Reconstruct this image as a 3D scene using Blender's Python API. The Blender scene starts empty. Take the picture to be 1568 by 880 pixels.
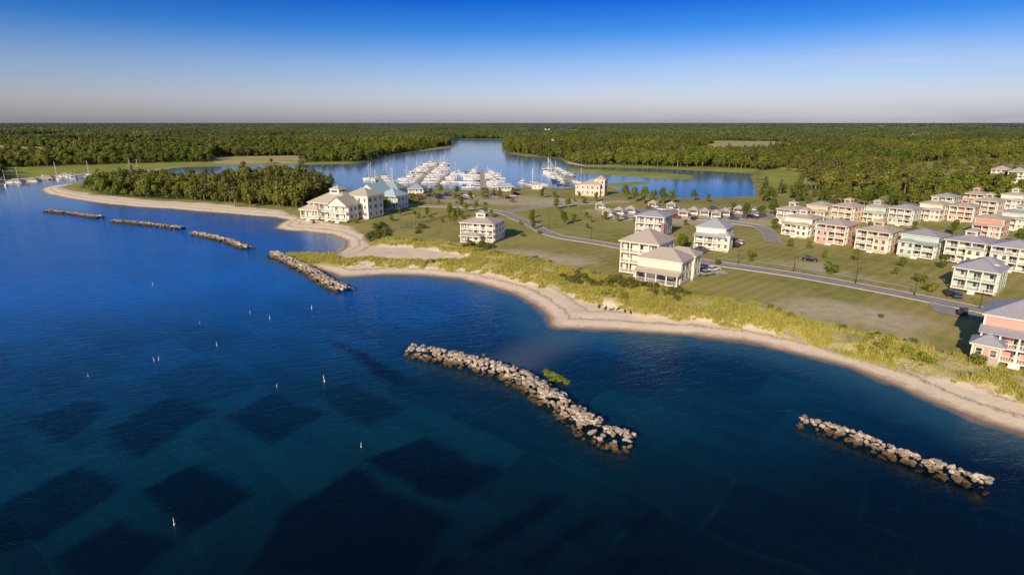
import bpy, math, random
import numpy as np
from mathutils import Vector
random.seed(7); RNG=np.random.default_rng(7)
scene=bpy.context.scene
# ---------------------------------------------------------------- survey: photo -> ground coordinates (metres)
F_=900.0; CH=45.0; HOR=187.5
PT=math.atan((440-HOR)/F_); SP,CP=math.sin(PT),math.cos(PT)
def P(u,v,z=0.0):
    a=(440-v)/F_; dz=-SP+CP*a; dy=CP+SP*a; t=(CH-z)/-dz
    return ((u-784)/F_*t, dy*t)
def PL(l,z=0.0): return [P(u,v,z) for u,v in l]
def sdf(X,Y,poly):
    X=X.astype(np.float32);Y=Y.astype(np.float32)
    n=len(poly); d=np.full(X.shape,1e20,np.float32); ins=np.zeros(X.shape,bool)
    for i in range(n):
        ax,ay=poly[i]; bx,by=poly[(i+1)%n]
        ex,ey=bx-ax,by-ay; wx,wy=X-ax,Y-ay
        t=np.clip((wx*ex+wy*ey)/(ex*ex+ey*ey+1e-9),0,1)
        dd=(wx-ex*t)**2+(wy-ey*t)**2
        np.minimum(d,dd,out=d)
        if abs(ey)>1e-9:
            c=((ay>Y)!=(by>Y))&(X<(ex*(Y-ay)/ey+ax)); ins^=c
    d=np.sqrt(d); return np.where(ins,d,-d)
def ss(x,a,b):
    t=np.clip((x-a)/(b-a),0,1); return t*t*(3-2*t)
def vn(X,Y,s,seed=0):
    x=X/s+seed*17.3;y=Y/s+seed*5.7
    xi=np.floor(x);yi=np.floor(y);fx=x-xi;fy=y-yi
    fx=fx*fx*(3-2*fx);fy=fy*fy*(3-2*fy)
    def h(a,b):
        q=np.sin(a*127.1+b*311.7+seed*3.3)*43758.5453; return q-np.floor(q)
    return (h(xi,yi)*(1-fx)+h(xi+1,yi)*fx)*(1-fy)+(h(xi,yi+1)*(1-fx)+h(xi+1,yi+1)*fx)*fy
# ---------------------------------------------------------------- coast lines
L1=[(420,-90),(260,-20),(140,40)]+PL([(1568,664),(1500,645),(1440,620),(1380,592),(1300,562),(1220,541),(1140,523),(1060,513),(980,508),(900,504),(855,503),(843,498),(836,482),(815,465),(780,447),(740,435),(700,427),(640,421),(590,420),(545,423),(520,424),(498,415),(470,404),(440,397),(424,390),(450,388),(490,389),(515,388),(529,379),(529,369),(506,359),(470,355),(440,353),(420,350),(428,342),(441,337),(420,333),(380,330),(320,325),(260,320),(200,316),(150,311),(100,303),(72,297),(62,291),(72,286),(100,282),(130,279),(170,276),(220,273),(280,270),(350,272),(430,272),(480,276),(505,284),(520,291),(585,291),(600,288),(640,287),(700,291),(760,291),(820,286),(860,289),(885,286),(930,284),(950,293),(990,299),(1040,303),(1100,303),(1140,301),(1158,300),(1300,300),(2600,300)])+[(20000,374),(20000,-90)]
FL=[(-3000,500),(-45000,500),(-45000,45000),(45000,45000),(45000,260)]+PL([(2600,330),(1300,330),(1158,303),(1156,285),(1150,272),(1155,266),(1080,262),(1000,258),(900,256),(868,250),(858,243),(800,239),(775,234),(768,226),(772,217),(768,213),(705,213),(690,217),(695,226),(640,232),(592,238),(566,246),(540,251),(400,253),(285,256),(220,262),(120,268),(60,272),(0,278),(-200,285),(-600,300)])
MI=PL([(868,258),(900,259),(960,262),(1010,264),(1062,269),(1058,275),(1020,274),(960,270),(900,266),(868,263)])
MI2=PL([(905,283),(975,278),(1000,280),(960,286),(920,288)])
V=[(430,-80),(268,-10),(146,48)]+PL([(1568,615),(1500,592),(1400,566),(1300,541),(1240,522),(1180,504),(1100,490),(1050,484),(980,480),(930,468),(880,452),(830,435),(760,418),(700,410),(640,406),(580,405),(520,404),(480,399),(448,393),(470,390),(520,394),(560,396),(640,399),(700,399),(730,398),(690,388),(640,380),(575,378),(560,372),(557,357),(540,349),(500,341),(470,335),(455,330),(430,322),(380,318),(320,312),(260,309),(200,304),(150,299),(112,293),(92,287),(110,281),(300,255),(700,262),(1160,240),(2600,240)],1.2)+[(20000,500),(20000,-80)]
DUNE=[(440,-70),(268,-10),(146,48)]+PL([(1568,612),(1500,590),(1400,564),(1300,540),(1240,521),(1180,503),(1100,489),(1050,483),(980,479),(930,467),(880,451),(830,434),(760,417),(700,409),(640,405),(580,404),(500,402),(448,394),(470,390),(560,395),(640,398),(700,398),(730,397),(690,387),(640,379),(576,376),(566,366),(620,366),(700,379),(780,392),(850,406),(930,425),(1000,440),(1080,457),(1150,466),(1220,487),(1300,505),(1400,526),(1480,552),(1568,577)],1.8)+[(157,58),(280,2),(450,-55)]
PEN=PL([(118,288),(160,300),(220,305),(300,309),(380,314),(440,319),(470,322),(505,300),(512,286),(480,278),(430,274),(350,274),(280,273),(220,276),(170,279),(130,282)],1)
FIELDS=[PL(l,2) for l in [
 [(1062,231),(1085,216),(1240,216),(1225,228),(1150,233)],
 [(-300,240),(-300,225),(-60,224),(95,227),(115,238)],
 [(100,222),(120,212),(235,212),(250,220)],
 [(1380,222),(1385,208),(1435,208),(1425,222)],
 [(810,203),(830,197),(910,197),(900,203)],
 [(340,248),(350,240),(440,239),(450,248)]]]
MARSH=[PL(l,1) for l in [
 [(0,270),(0,258),(120,254),(240,250),(300,249),(420,250),(560,247),(600,236),(690,222),(700,230),(600,245),(560,256),(400,258),(285,260),(180,268),(60,276),(0,284)],
 [(765,232),(800,235),(870,245),(880,251),(1000,255),(1160,259),(1165,270),(1155,272),(1080,266),(900,260),(850,252),(790,244)],
 [(1156,300),(1158,262),(1200,258),(1280,262),(1290,275),(1240,290),(1190,304)]]]
OPEN=[PL(l,2) for l in [
 [(1156,312),(1160,296),(1200,286),(1260,292),(1310,300),(1420,298),(1500,296),(1700,296),(2600,300),(2600,420),(1156,420)],
 [(1180,268),(1200,256),(1290,258),(1300,268),(1250,276)],
 [(1340,274),(1370,252),(1480,242),(1600,243),(1800,250),(1800,288),(1500,292),(1440,284)]]]
DRY=[PL(l,2) for l in [
 [(1170,465),(1240,455),(1340,468),(1420,495),(1400,520),(1300,500),(1210,480)],
 [(740,385),(800,380),(880,392),(920,402),(860,408),(780,398)],
 [(1180,400),(1250,405),(1330,424),(1250,418)],
 [(900,322),(960,318),(1180,322),(1180,345),(1050,345),(930,338)],
 [(640,300),(800,300),(900,306),(860,316),(700,312)],
 [(600,372),(680,366),(720,376),(680,384)]]]
def land(X,Y):
    a=sdf(X,Y,L1);b=sdf(X,Y,FL);c=sdf(X,Y,MI);d=sdf(X,Y,MI2)
    return np.maximum(np.maximum(a,b),np.maximum(c,d))
def masks(X,Y):
    wob=(vn(X,Y,9,1)-.5)*3+(vn(X,Y,3.2,2)-.5)*1.2
    far=np.clip((Y-500)/1500,0,1)
    L=land(X,Y)+np.where(np.hypot(X,Y)<600,wob*.35,wob)
    veg=sdf(X,Y,V)+wob*.9
    sand=ss(-veg,-.6,.6)*(L>-30)*(np.hypot(X,Y)<700)*(sdf(X,Y,FL)<5)
    dn=ss(sdf(X,Y,DUNE)+wob*.6,-1,2.5)
    m=np.zeros(X.shape,np.float32)
    for q in MARSH: m=np.maximum(m,ss(sdf(X,Y,q)+wob*3,-8,8))
    m=np.maximum(m,ss(np.maximum(sdf(X,Y,MI),sdf(X,Y,MI2)),-6,0))
    f=np.zeros(X.shape,np.float32);fw=(vn(X,Y,140,51)-.45)*260*far+(vn(X,Y,50,52)-.5)*60*far
    for q in FIELDS: f=np.maximum(f,ss(sdf(X,Y,q)+fw,-4,4))
    o=np.zeros(X.shape,np.float32)
    for q in OPEN: o=np.maximum(o,ss(sdf(X,Y,q)+wob*2,-6,6))
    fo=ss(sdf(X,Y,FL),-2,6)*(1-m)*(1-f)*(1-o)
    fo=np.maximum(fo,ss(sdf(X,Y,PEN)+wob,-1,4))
    dr=np.zeros(X.shape,np.float32)
    for q in DRY: dr=np.maximum(dr,ss(sdf(X,Y,q)+wob*2,-5,6))
    return L,sand,dn,m,f,fo,dr
def height(X,Y,M=None):
    L,sand,dn,m,f,fo,dr=M if M is not None else masks(X,Y)
    up=2.0*(1-np.exp(-np.maximum(L,0)/14.0))
    z=np.where(L<0,np.maximum(L*.1,-4),up)
    z=z*(1-.6*m*(L>0))
    z=z+dn*ss(L,4,12)*(.35+1.0*vn(X,Y,6,5)+.4*vn(X,Y,2.2,6))
    z=z+sand*ss(L,2,8)*(.22*vn(X,Y,3.5,8)+.08*vn(X,Y,1.3,9))
    return z
def hz(x,y):
    return float(height(np.array([x],float),np.array([y],float))[0])
# ---------------------------------------------------------------- material helpers
def mat(name):
    m=bpy.data.materials.new(name);m.use_nodes=True;nt=m.node_tree
    return m,nt,nt.nodes['Principled BSDF']
def N(nt,t,**k):
    n=nt.nodes.new(t)
    for a,b in k.items(): setattr(n,a,b)
    return n
def mixc(nt,fac,a,b,blend='MIX'):
    n=nt.nodes.new('ShaderNodeMix');n.data_type='RGBA';n.blend_type=blend
    for s,v in ((0,fac),(6,a),(7,b)):
        if isinstance(v,bpy.types.NodeSocket): nt.links.new(v,n.inputs[s])
        elif s==0: n.inputs[0].default_value=v
        else: n.inputs[s].default_value=tuple(v)+((1,) if len(v)==3 else ())
    return n.outputs[2]
def noise(nt,vec,scale,detail=4,rough=.55,dist=0):
    n=N(nt,'ShaderNodeTexNoise');n.inputs['Scale'].default_value=scale;n.inputs['Detail'].default_value=detail
    n.inputs['Roughness'].default_value=rough;n.inputs['Distortion'].default_value=dist
    if vec is not None: nt.links.new(vec,n.inputs['Vector'])
    return n.outputs['Fac']
def mr(nt,v,a,b,c=0,d=1,smooth=False):
    n=N(nt,'ShaderNodeMapRange')
    if smooth:n.interpolation_type='SMOOTHSTEP'
    nt.links.new(v,n.inputs[0])
    for i,x in enumerate((a,b,c,d)): n.inputs[i+1].default_value=x
    return n.outputs[0]
def mth(nt,op,a,b=None):
    n=N(nt,'ShaderNodeMath',operation=op)
    for i,x in enumerate((a,b)):
        if x is None: continue
        if isinstance(x,bpy.types.NodeSocket): nt.links.new(x,n.inputs[i])
        else: n.inputs[i].default_value=x
    return n.outputs[0]
def pos(nt): return N(nt,'ShaderNodeNewGeometry').outputs['Position']
def mapped(nt,vec,rot,sc):
    a=N(nt,'ShaderNodeMapping');a.inputs['Rotation'].default_value=(0,0,math.radians(rot));nt.links.new(vec,a.inputs[0])
    mp=N(nt,'ShaderNodeMapping');mp.inputs['Scale'].default_value=sc
    nt.links.new(a.outputs[0],mp.inputs[0]);return mp.outputs[0]
def bump(nt,b,h,strength,dist):
    n=N(nt,'ShaderNodeBump');n.inputs['Strength'].default_value=strength;n.inputs['Distance'].default_value=dist
    nt.links.new(h,n.inputs['Height']);nt.links.new(n.outputs[0],b.inputs['Normal'])
def simple(name,col,rough=.6,var=.25,scale=1.5,metal=0,bmp=0):
    m,nt,b=mat(name)
    tc=N(nt,'ShaderNodeTexCoord').outputs['Object']
    f=noise(nt,tc,scale,5,.6)
    c=mixc(nt,mr(nt,f,.3,.7),tuple(x*(1-var) for x in col),tuple(min(1,x*(1+var*.6)) for x in col))
    nt.links.new(c,b.inputs['Base Color']);b.inputs['Roughness'].default_value=rough;b.inputs['Metallic'].default_value=metal
    if bmp: bump(nt,b,noise(nt,tc,scale*6,3),bmp,.05)
    return m
_mc={}
def wallmat(col):
    k=('w',col)
    if k in _mc:return _mc[k]
    m,nt,b=mat('clapboard_siding');tc=N(nt,'ShaderNodeTexCoord').outputs['Object']
    w=N(nt,'ShaderNodeTexWave',bands_direction='Z',wave_profile='SAW');w.inputs['Scale'].default_value=1.6;nt.links.new(tc,w.inputs['Vector'])
    f=noise(nt,tc,.7,5,.6)
    c=mixc(nt,mr(nt,f,.3,.7),tuple(x*.9 for x in col),col)
    c=mixc(nt,mr(nt,w.outputs['Fac'],.0,.25,.25,0),c,tuple(x*.65 for x in col))
    nt.links.new(c,b.inputs['Base Color']);b.inputs['Roughness'].default_value=.6
    bump(nt,b,w.outputs['Fac'],.3,.03);_mc[k]=m;return m
def roofmat(col):
    k=('r',col)
    if k in _mc:return _mc[k]
    m,nt,b=mat('roof_shingle');tc=N(nt,'ShaderNodeTexCoord').outputs['Object']
    w=N(nt,'ShaderNodeTexWave',bands_direction='Z');w.inputs['Scale'].default_value=1.3;w.inputs['Distortion'].default_value=1.0;nt.links.new(tc,w.inputs['Vector'])
    f=noise(nt,tc,2.5,6,.7)
    c=mixc(nt,mr(nt,f,.3,.7),tuple(x*.8 for x in col),tuple(min(1,x*1.15) for x in col))
    c=mixc(nt,mr(nt,w.outputs['Fac'],0,.4,.3,0),c,tuple(x*.65 for x in col))
    nt.links.new(c,b.inputs['Base Color']);b.inputs['Roughness'].default_value=.6
    _mc[k]=m;return m
M_TRIM=simple('white_trim_paint',(.86,.82,.75),.5,.06)
def glassmat():
    m,nt,b=mat('window_glass');tc=N(nt,'ShaderNodeTexCoord').outputs['Object']
    f=noise(nt,tc,.6,1)
    nt.links.new(mixc(nt,mr(nt,f,.42,.6),(.03,.035,.045),(.18,.17,.16)),b.inputs['Base Color'])
    b.inputs['Roughness'].default_value=.08;return m
M_GLASS=glassmat()
M_CONC=simple('concrete',(.50,.46,.40),.85,.2,.8,bmp=.2)
M_WOOD=simple('weathered_wood',(.34,.28,.21),.8,.3,3,bmp=.2)
M_DECK=simple('deck_boards',(.48,.43,.36),.8,.2,3)
M_ASPH=simple('asphalt',(.34,.31,.30),.9,.2,.35,bmp=.1)
M_KERB=simple('kerb_concrete',(.50,.46,.40),.85,.2,1)
M_DARK=simple('dark_rubber',(.02,.02,.02),.7,.2)
M_BARK=simple('bark',(.26,.19,.13),.9,.35,3,bmp=.5)
M_STEEL=simple('galvanised_steel',(.45,.46,.48),.4,.1,metal=.6)
M_HULL=simple('white_gelcoat',(.80,.80,.80),.25,.05)
M_NAVY=simple('navy_paint',(.03,.05,.12),.3,.1)
# ---------------------------------------------------------------- mesh builder
class B:
    def __init__(s): s.d={}
    def add(s,part,vs,fs):
        v,f=s.d.setdefault(part,([],[]));o=len(v)
        v.extend(vs);f.extend([tuple(i+o for i in q) for q in fs])
    def box(s,part,cx,cy,z0,sx,sy,sz,tx=1,ty=1):
        hx,hy=sx/2,sy/2
        vs=[(cx-hx,cy-hy,z0),(cx+hx,cy-hy,z0),(cx+hx,cy+hy,z0),(cx-hx,cy+hy,z0)]
        hx*=tx;hy*=ty
        vs+=[(cx-hx,cy-hy,z0+sz),(cx+hx,cy-hy,z0+sz),(cx+hx,cy+hy,z0+sz),(cx-hx,cy+hy,z0+sz)]
        s.add(part,vs,[(3,2,1,0),(4,5,6,7),(0,1,5,4),(1,2,6,5),(2,3,7,6),(3,0,4,7)])
    def cyl(s,part,p0,p1,r0,r1,n=8):
        p0=Vector(p0);p1=Vector(p1);d=(p1-p0).normalized()
        a=d.orthogonal().normalized();b=d.cross(a)
        vs=[]
        for p,r in((p0,r0),(p1,r1)):
            for i in range(n):
                t=2*math.pi*i/n;q=p+a*math.cos(t)*r+b*math.sin(t)*r;vs.append(tuple(q))
        fs=[(i,(i+1)%n,n+(i+1)%n,n+i) for i in range(n)]+[tuple(range(n))[::-1],tuple(range(n,2*n))]
        s.add(part,vs,fs)
    def hip(s,part,cx,cy,z0,w,d,ov,pitch):
        hx,hy=w/2+ov,d/2+ov;h=min(hx,hy)*pitch
        rx=max(hx-hy,0);ry=max(hy-hx,0)
        vs=[(cx-hx,cy-hy,z0),(cx+hx,cy-hy,z0),(cx+hx,cy+hy,z0),(cx-hx,cy+hy,z0)]
        if rx>=ry:
            rx=max(rx,.15)
            vs+=[(cx-rx,cy,z0+h),(cx+rx,cy,z0+h)];fs=[(0,1,5,4),(1,2,5),(2,3,4,5),(3,0,4)]
        else:
            vs+=[(cx,cy-ry,z0+h),(cx,cy+ry,z0+h)];fs=[(0,1,4),(1,2,5,4),(2,3,5),(3,0,4,5)]
        s.add(part,vs,fs+[(3,2,1,0)]);return h
    def gable(s,part,wall,cx,cy,z0,w,d,ov,pitch):
        hx,hy=w/2+ov,d/2+ov;h=hx*pitch
        vs=[(cx-hx,cy-hy,z0),(cx+hx,cy-hy,z0),(cx+hx,cy+hy,z0),(cx-hx,cy+hy,z0),(cx,cy-hy,z0+h),(cx,cy+hy,z0+h)]
        s.add(part,vs,[(1,2,5,4),(3,0,4,5),(3,2,1,0)])
        yy=hy-ov+.02;k=.93
        for sg in(-1,1):
            s.add(wall,[(cx-hx*k,cy+sg*yy,z0+.02),(cx+hx*k,cy+sg*yy,z0+.02),(cx,cy+sg*yy,z0+h*k)],[(0,1,2) if sg<0 else (2,1,0)])
        return h
    def mesh(s,name,parts,mats):
        vs=[];fs=[];mi=[]
        for k,p in enumerate(parts):
            if p not in s.d: continue
            v,f=s.d[p];o=len(vs);vs+=v;fs+=[tuple(i+o for i in q) for q in f];mi+=[k]*len(f)
        me=bpy.data.meshes.new(name);me.from_pydata(vs,[],fs)
        for m in mats: me.materials.append(m)
        me.polygons.foreach_set('material_index',mi);me.update();return me
    def joined(s,name,mdict):
        ps=[p for p in mdict if p in s.d]
        return s.mesh(name,ps,[mdict[p] for p in ps])
    def assembly(s,name,mdict,loc,rot,sc=(1,1,1)):
        e=bpy.data.objects.new(name,None);e.location=loc;e.rotation_euler=(0,0,rot);e.scale=sc;scene.collection.objects.link(e)
        for p in s.d:
            o=bpy.data.objects.new(p,s.mesh(p,[p],[mdict[p]]));o.parent=e;scene.collection.objects.link(o)
        return e
def put(name,me,x,y,z,rot=0,sc=1):
    o=bpy.data.objects.new(name,me);o.location=(x,y,z);o.rotation_euler=(0,0,rot)
    o.scale=(sc,sc,sc) if not isinstance(sc,tuple) else sc
    scene.collection.objects.link(o);return o
def npmesh(name,verts,faces4,mats,mi=None):
    me=bpy.data.meshes.new(name);nv=len(verts);nf=len(faces4);k=faces4.shape[1]
    me.vertices.add(nv);me.vertices.foreach_set('co',np.ascontiguousarray(verts,dtype=np.float32).ravel())
    me.loops.add(nf*k);me.loops.foreach_set('vertex_index',np.ascontiguousarray(faces4,dtype=np.int32).ravel())
    me.polygons.add(nf);me.polygons.foreach_set('loop_start',np.arange(0,nf*k,k,dtype=np.int32))
    me.polygons.foreach_set('loop_total',np.full(nf,k,dtype=np.int32))
    for m in mats: me.materials.append(m)
    if mi is not None: me.polygons.foreach_set('material_index',np.asarray(mi,dtype=np.int32))
    me.update(calc_edges=True);return me
# ---------------------------------------------------------------- ground + water grids
def axis_half(step,k,lim,kk,far):
    a=[0.0]
    while a[-1]<far:
        x=a[-1];a.append(x+max(step,x*(k if x<lim else kk)))
    return a
h=axis_half(1.0,.008,2500,.06,42000)
XS=np.array([-x for x in h[:0:-1]]+h)
YS=[-150.0]
while YS[-1]<45000:
    y=YS[-1];YS.append(y+(6 if y<30 else max(1.0,y*(.007 if y<2500 else .06))))
YS=np.array(YS)
GX,GY=np.meshgrid(XS,YS);sh=GX.shape
X=GX.ravel();Y=GY.ravel()
MK=masks(X,Y);Z=height(X,Y,MK);L,sand,dn,marsh,field,forest,dry=MK
idx=np.arange(X.size).reshape(sh)
quads=np.stack([idx[:-1,:-1],idx[:-1,1:],idx[1:,1:],idx[1:,:-1]],-1).reshape(-1,4)
def attr(me,name,vals):
    a=me.attributes.new(name,'FLOAT','POINT');a.data.foreach_set('value',vals.astype(np.float32))
def ground_mat():
    m,nt,b=mat('ground_cover');p=pos(nt)
    A=lambda n:N(nt,'ShaderNodeAttribute',attribute_name=n).outputs['Fac']
    n1=noise(nt,p,.035,5,.6);n2=noise(nt,p,.35,5,.65);n3=noise(nt,p,2.2,4,.7)
    g=mixc(nt,mr(nt,n1,.36,.60),(.215,.235,.035),(.43,.365,.11))
    g=mixc(nt,mr(nt,n2,.40,.66,0,.65),g,(.50,.40,.19))
    g=mixc(nt,mr(nt,n3,.35,.7,0,.3),g,(.14,.17,.035))
    mow=N(nt,'ShaderNodeTexWave');mow.inputs['Scale'].default_value=.09;mow.inputs['Distortion'].default_value=1.0;nt.links.new(mapped(nt,p,48,(1,1,1)),mow.inputs[0])
    g=mixc(nt,mr(nt,mow.outputs['Fac'],.3,.7,0,.24),g,(.16,.19,.045))
    g=mixc(nt,mth(nt,'MULTIPLY',A('dry'),mr(nt,n2,.25,.6,.2,1)),g,(.56,.48,.34))
    d=mixc(nt,mr(nt,n2,.4,.6),(.31,.33,.05),(.56,.47,.15))
    d=mixc(nt,mr(nt,n3,.47,.6),d,(.70,.56,.38))
    g=mixc(nt,A('dune'),g,d)
    g=mixc(nt,A('marsh'),g,mixc(nt,mr(nt,n1,.35,.65),(.22,.28,.045),(.40,.38,.09)))
    g=mixc(nt,A('field'),g,mixc(nt,mr(nt,n1,.4,.6),(.54,.42,.25),(.36,.38,.11)))
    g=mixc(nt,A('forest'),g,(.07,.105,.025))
    L_=A('shore')
    lw=mth(nt,'ADD',L_,mr(nt,n2,0,1,-1.6,1.6))
    s=mixc(nt,mr(nt,n2,.3,.7),(.80,.65,.49),(.88,.75,.59))
    s=mixc(nt,mr(nt,n3,.45,.75,0,.4),s,(.60,.46,.33))
    w1=mth(nt,'MULTIPLY',mr(nt,lw,4.2,4.9),mr(nt,lw,5.2,6.0,1,0))
    w2=mth(nt,'MULTIPLY',mr(nt,lw,9.0,9.6),mr(nt,lw,9.7,10.6,1,0))
    wr=mth(nt,'MULTIPLY',mth(nt,'MAXIMUM',w1,w2),mr(nt,n3,.35,.6,.05,.7))
    s=mixc(nt,wr,s,(.20,.12,.07))
    s=mixc(nt,mr(nt,lw,.4,2.6,1,0,True),s,(.46,.33,.23))
    g=mixc(nt,A('sand'),g,s)
    wet=mr(nt,L_,0,.8,1,0)
    g=mixc(nt,wet,g,(.25,.19,.13))
    nt.links.new(g,b.inputs['Base Color']);b.inputs['Roughness'].default_value=.95
    b.inputs['Specular IOR Level'].default_value=.15
    bump(nt,b,n3,.5,.25)
    return m
gm=npmesh('ground',np.stack([X,Y,Z],-1),quads,[ground_mat()])
for n_,v_ in(('sand',sand),('dune',dn),('marsh',marsh),('field',field),('forest',forest),('dry',dry),('shore',L)): attr(gm,n_,v_)
gm.polygons.foreach_set('use_smooth',np.ones(len(quads),bool))
put('ground',gm,0,0,0)
keep=(L[quads].min(1)<3)
wq=quads[keep];used,inv=np.unique(wq,return_inverse=True);wq=inv.reshape(-1,4)
WX,WY=X[used],Y[used]
# seabed plots (oyster / eelgrass beds) and shoals in ground coordinates
PATCH=[(PL(l),k) for l,k in [
 ([(430,785),(545,716),(700,800),(620,900),(380,880)],1),
 ([(560,705),(650,668),(770,720),(700,768),(645,760)],1),
 ([(700,835),(850,752),(880,765),(740,855)],.9),([(780,860),(905,782),(930,792),(825,880)],.9),([(640,880),(690,850),(720,860),(660,900)],.9),
 ([(950,805),(1000,775),(1025,785),(975,825)],.8),([(860,870),(1000,840),(1080,870),(900,900)],.7),
 ([(500,520),(540,530),(640,588),(600,590)],.95),
 ([(30,650),(120,610),(175,622),(90,680)],.7),
 ([(150,660),(260,605),(325,630),(215,700)],.8),
 ([(340,640),(420,600),(500,632),(415,685)],.75),
 ([(480,600),(540,585),(625,625),(560,655)],.7),
 ([(0,770),(120,712),(195,745),(60,830),(-100,880)],.9),
 ([(215,750),(300,708),(400,755),(290,820)],1),
 ([(60,860),(190,790),(270,830),(180,900)],.9)]]
pm=np.zeros(WX.size)
nr=WY<330
pw=(vn(WX,WY,4,11)-.5)*1.2+(vn(WX,WY,1.6,14)-.5)*.8
for q,k in PATCH: pm[nr]=np.maximum(pm[nr],ss(sdf(WX[nr],WY[nr],q)+pw[nr],-.4,.8)*k)
SHO=PL([(740,560),(790,530),(850,505),(900,510),(860,540),(800,570)])
sho=np.zeros(WX.size);sho[nr]=ss(sdf(WX[nr],WY[nr],SHO)+pw[nr],-5,4)
def water_mat():
    m,nt,b=mat('sea_water');p=pos(nt)
    A=lambda n:N(nt,'ShaderNodeAttribute',attribute_name=n).outputs['Fac']
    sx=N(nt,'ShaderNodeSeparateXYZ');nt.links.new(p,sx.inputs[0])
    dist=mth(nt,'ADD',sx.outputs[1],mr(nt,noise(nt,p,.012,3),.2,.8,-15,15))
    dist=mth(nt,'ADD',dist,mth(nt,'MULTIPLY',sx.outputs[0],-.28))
    c=mixc(nt,mr(nt,dist,46,88,0,1,True),(.001,.007,.010),(.002,.044,.072))  # near water darkened: dark seabed plus lens vignette painted into the colour
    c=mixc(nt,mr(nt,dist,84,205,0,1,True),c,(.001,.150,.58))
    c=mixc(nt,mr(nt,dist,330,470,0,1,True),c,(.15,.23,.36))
    pt=mr(nt,noise(nt,p,.055,5,.65),.42,.62)
    c=mixc(nt,mth(nt,'MULTIPLY',pt,.30),c,mixc(nt,.45,c,(.001,.02,.05)))
    wv=N(nt,'ShaderNodeVectorMath',operation='MULTIPLY_ADD');nz=N(nt,'ShaderNodeTexNoise');nz.inputs['Scale'].default_value=.06;nt.links.new(p,nz.inputs[0])
    nt.links.new(nz.outputs['Color'],wv.inputs[0]);wv.inputs[1].default_value=(5,5,0);nt.links.new(p,wv.inputs[2])
    near=mr(nt,dist,85,190,1,.12,True)
    for sc,bw,rh,k in((1,19,12.5,.8),(1,9.5,3.1,.45)):
        br=N(nt,'ShaderNodeTexBrick');nt.links.new(mapped(nt,wv.outputs[0],39,(1,1,1)),br.inputs['Vector'])
        br.offset=.35;br.inputs['Scale'].default_value=sc;br.inputs['Brick Width'].default_value=bw;br.inputs['Row Height'].default_value=rh
        br.inputs['Mortar Size'].default_value=.45 if bw>10 else .22;br.inputs['Mortar Smooth'].default_value=.8
        br.inputs['Color1'].default_value=(0,0,0,1);br.inputs['Color2'].default_value=(1,1,1,1);br.inputs['Mortar'].default_value=(.5,.5,.5,1)
        cell=mth(nt,'MULTIPLY',mr(nt,br.outputs['Color'],.35,.75),near)
        c=mixc(nt,mth(nt,'MULTIPLY',cell,.6*k),c,mixc(nt,.85,c,(.0005,.004,.008)))
        ln=mth(nt,'MULTIPLY',mth(nt,'MULTIPLY',br.outputs['Fac'],near),mr(nt,noise(nt,p,.09,3),.45,.65))
        c=mixc(nt,mth(nt,'MULTIPLY',ln,.34*k),c,mixc(nt,.35,c,(.01,.10,.11)))
    c=mixc(nt,mth(nt,'MULTIPLY',A('beds'),.92),c,mixc(nt,.9,c,(.0003,.002,.005)))
    c=mixc(nt,mth(nt,'MULTIPLY',A('shoal'),.6),c,(.10,.13,.15))
    sd=mth(nt,'ADD',A('shore'),mr(nt,noise(nt,p,.2,4),.2,.8,-1.5,1.5))
    c=mixc(nt,mth(nt,'MULTIPLY',mr(nt,sd,-16,-.5,0,.65,True),mr(nt,sx.outputs[1],200,350,1,.3)),c,(.035,.14,.19))
    c=mixc(nt,mr(nt,sd,-2.0,0,0,.85,True),c,(.28,.23,.165))
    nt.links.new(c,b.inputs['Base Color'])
    b.inputs['Roughness'].default_value=.12;b.inputs['IOR'].default_value=1.333
    v=mapped(nt,p,-20,(.5,1.3,1))
    a=noise(nt,v,.5,4,.6,.2);bb=noise(nt,v,2.4,3,.6)
    hgt=mth(nt,'ADD',mth(nt,'MULTIPLY',a,.50),mth(nt,'MULTIPLY',bb,.17))
    hgt=mth(nt,'MULTIPLY',hgt,mr(nt,dist,310,430,1,.06))
    bump(nt,b,hgt,.55,.5)
    return m
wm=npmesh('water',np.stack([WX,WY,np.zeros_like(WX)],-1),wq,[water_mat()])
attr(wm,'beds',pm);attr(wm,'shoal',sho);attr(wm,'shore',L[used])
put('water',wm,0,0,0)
# ---------------------------------------------------------------- foliage
def leafmat(name,c1,c2,c3,isl=.36,tl=.22):
    m,nt,b=mat(name)
    oi=N(nt,'ShaderNodeObjectInfo')
    c=mixc(nt,oi.outputs['Random'],c1,c2)
    g=N(nt,'ShaderNodeNewGeometry')
    big=noise(nt,g.outputs['Position'],.008,4)
    c=mixc(nt,mr(nt,big,.42,.6,0,.75),c,c3)
    big2=noise(nt,g.outputs['Position'],.0035,5,.6)
    c=mixc(nt,mr(nt,big2,.46,.56,0,.55),c,mixc(nt,1.0,c,(.45,.58,.62),'MULTIPLY'))
    c=mixc(nt,mr(nt,g.outputs['Random Per Island'],0,1,0,isl),c,mixc(nt,1.0,c,(.45,.5,.5),'MULTIPLY'))
    nt.links.new(c,b.inputs['Base Color']);b.inputs['Roughness'].default_value=.65;b.inputs['Specular IOR Level'].default_value=.2
    tr=N(nt,'ShaderNodeBsdfTranslucent');nt.links.new(c,tr.inputs[0])
    ms=N(nt,'ShaderNodeMixShader');ms.inputs[0].default_value=tl
    nt.links.new(b.outputs[0],ms.inputs[1]);nt.links.new(tr.outputs[0],ms.inputs[2])
    nt.links.new(ms.outputs[0],nt.nodes['Material Output'].inputs[0])
    return m
M_LEAF=leafmat('broadleaf_foliage',(.12,.19,.022),(.31,.32,.045),(.25,.235,.05))
M_PINE=leafmat('pine_foliage',(.095,.14,.028),(.21,.21,.05),(.22,.185,.065))
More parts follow.
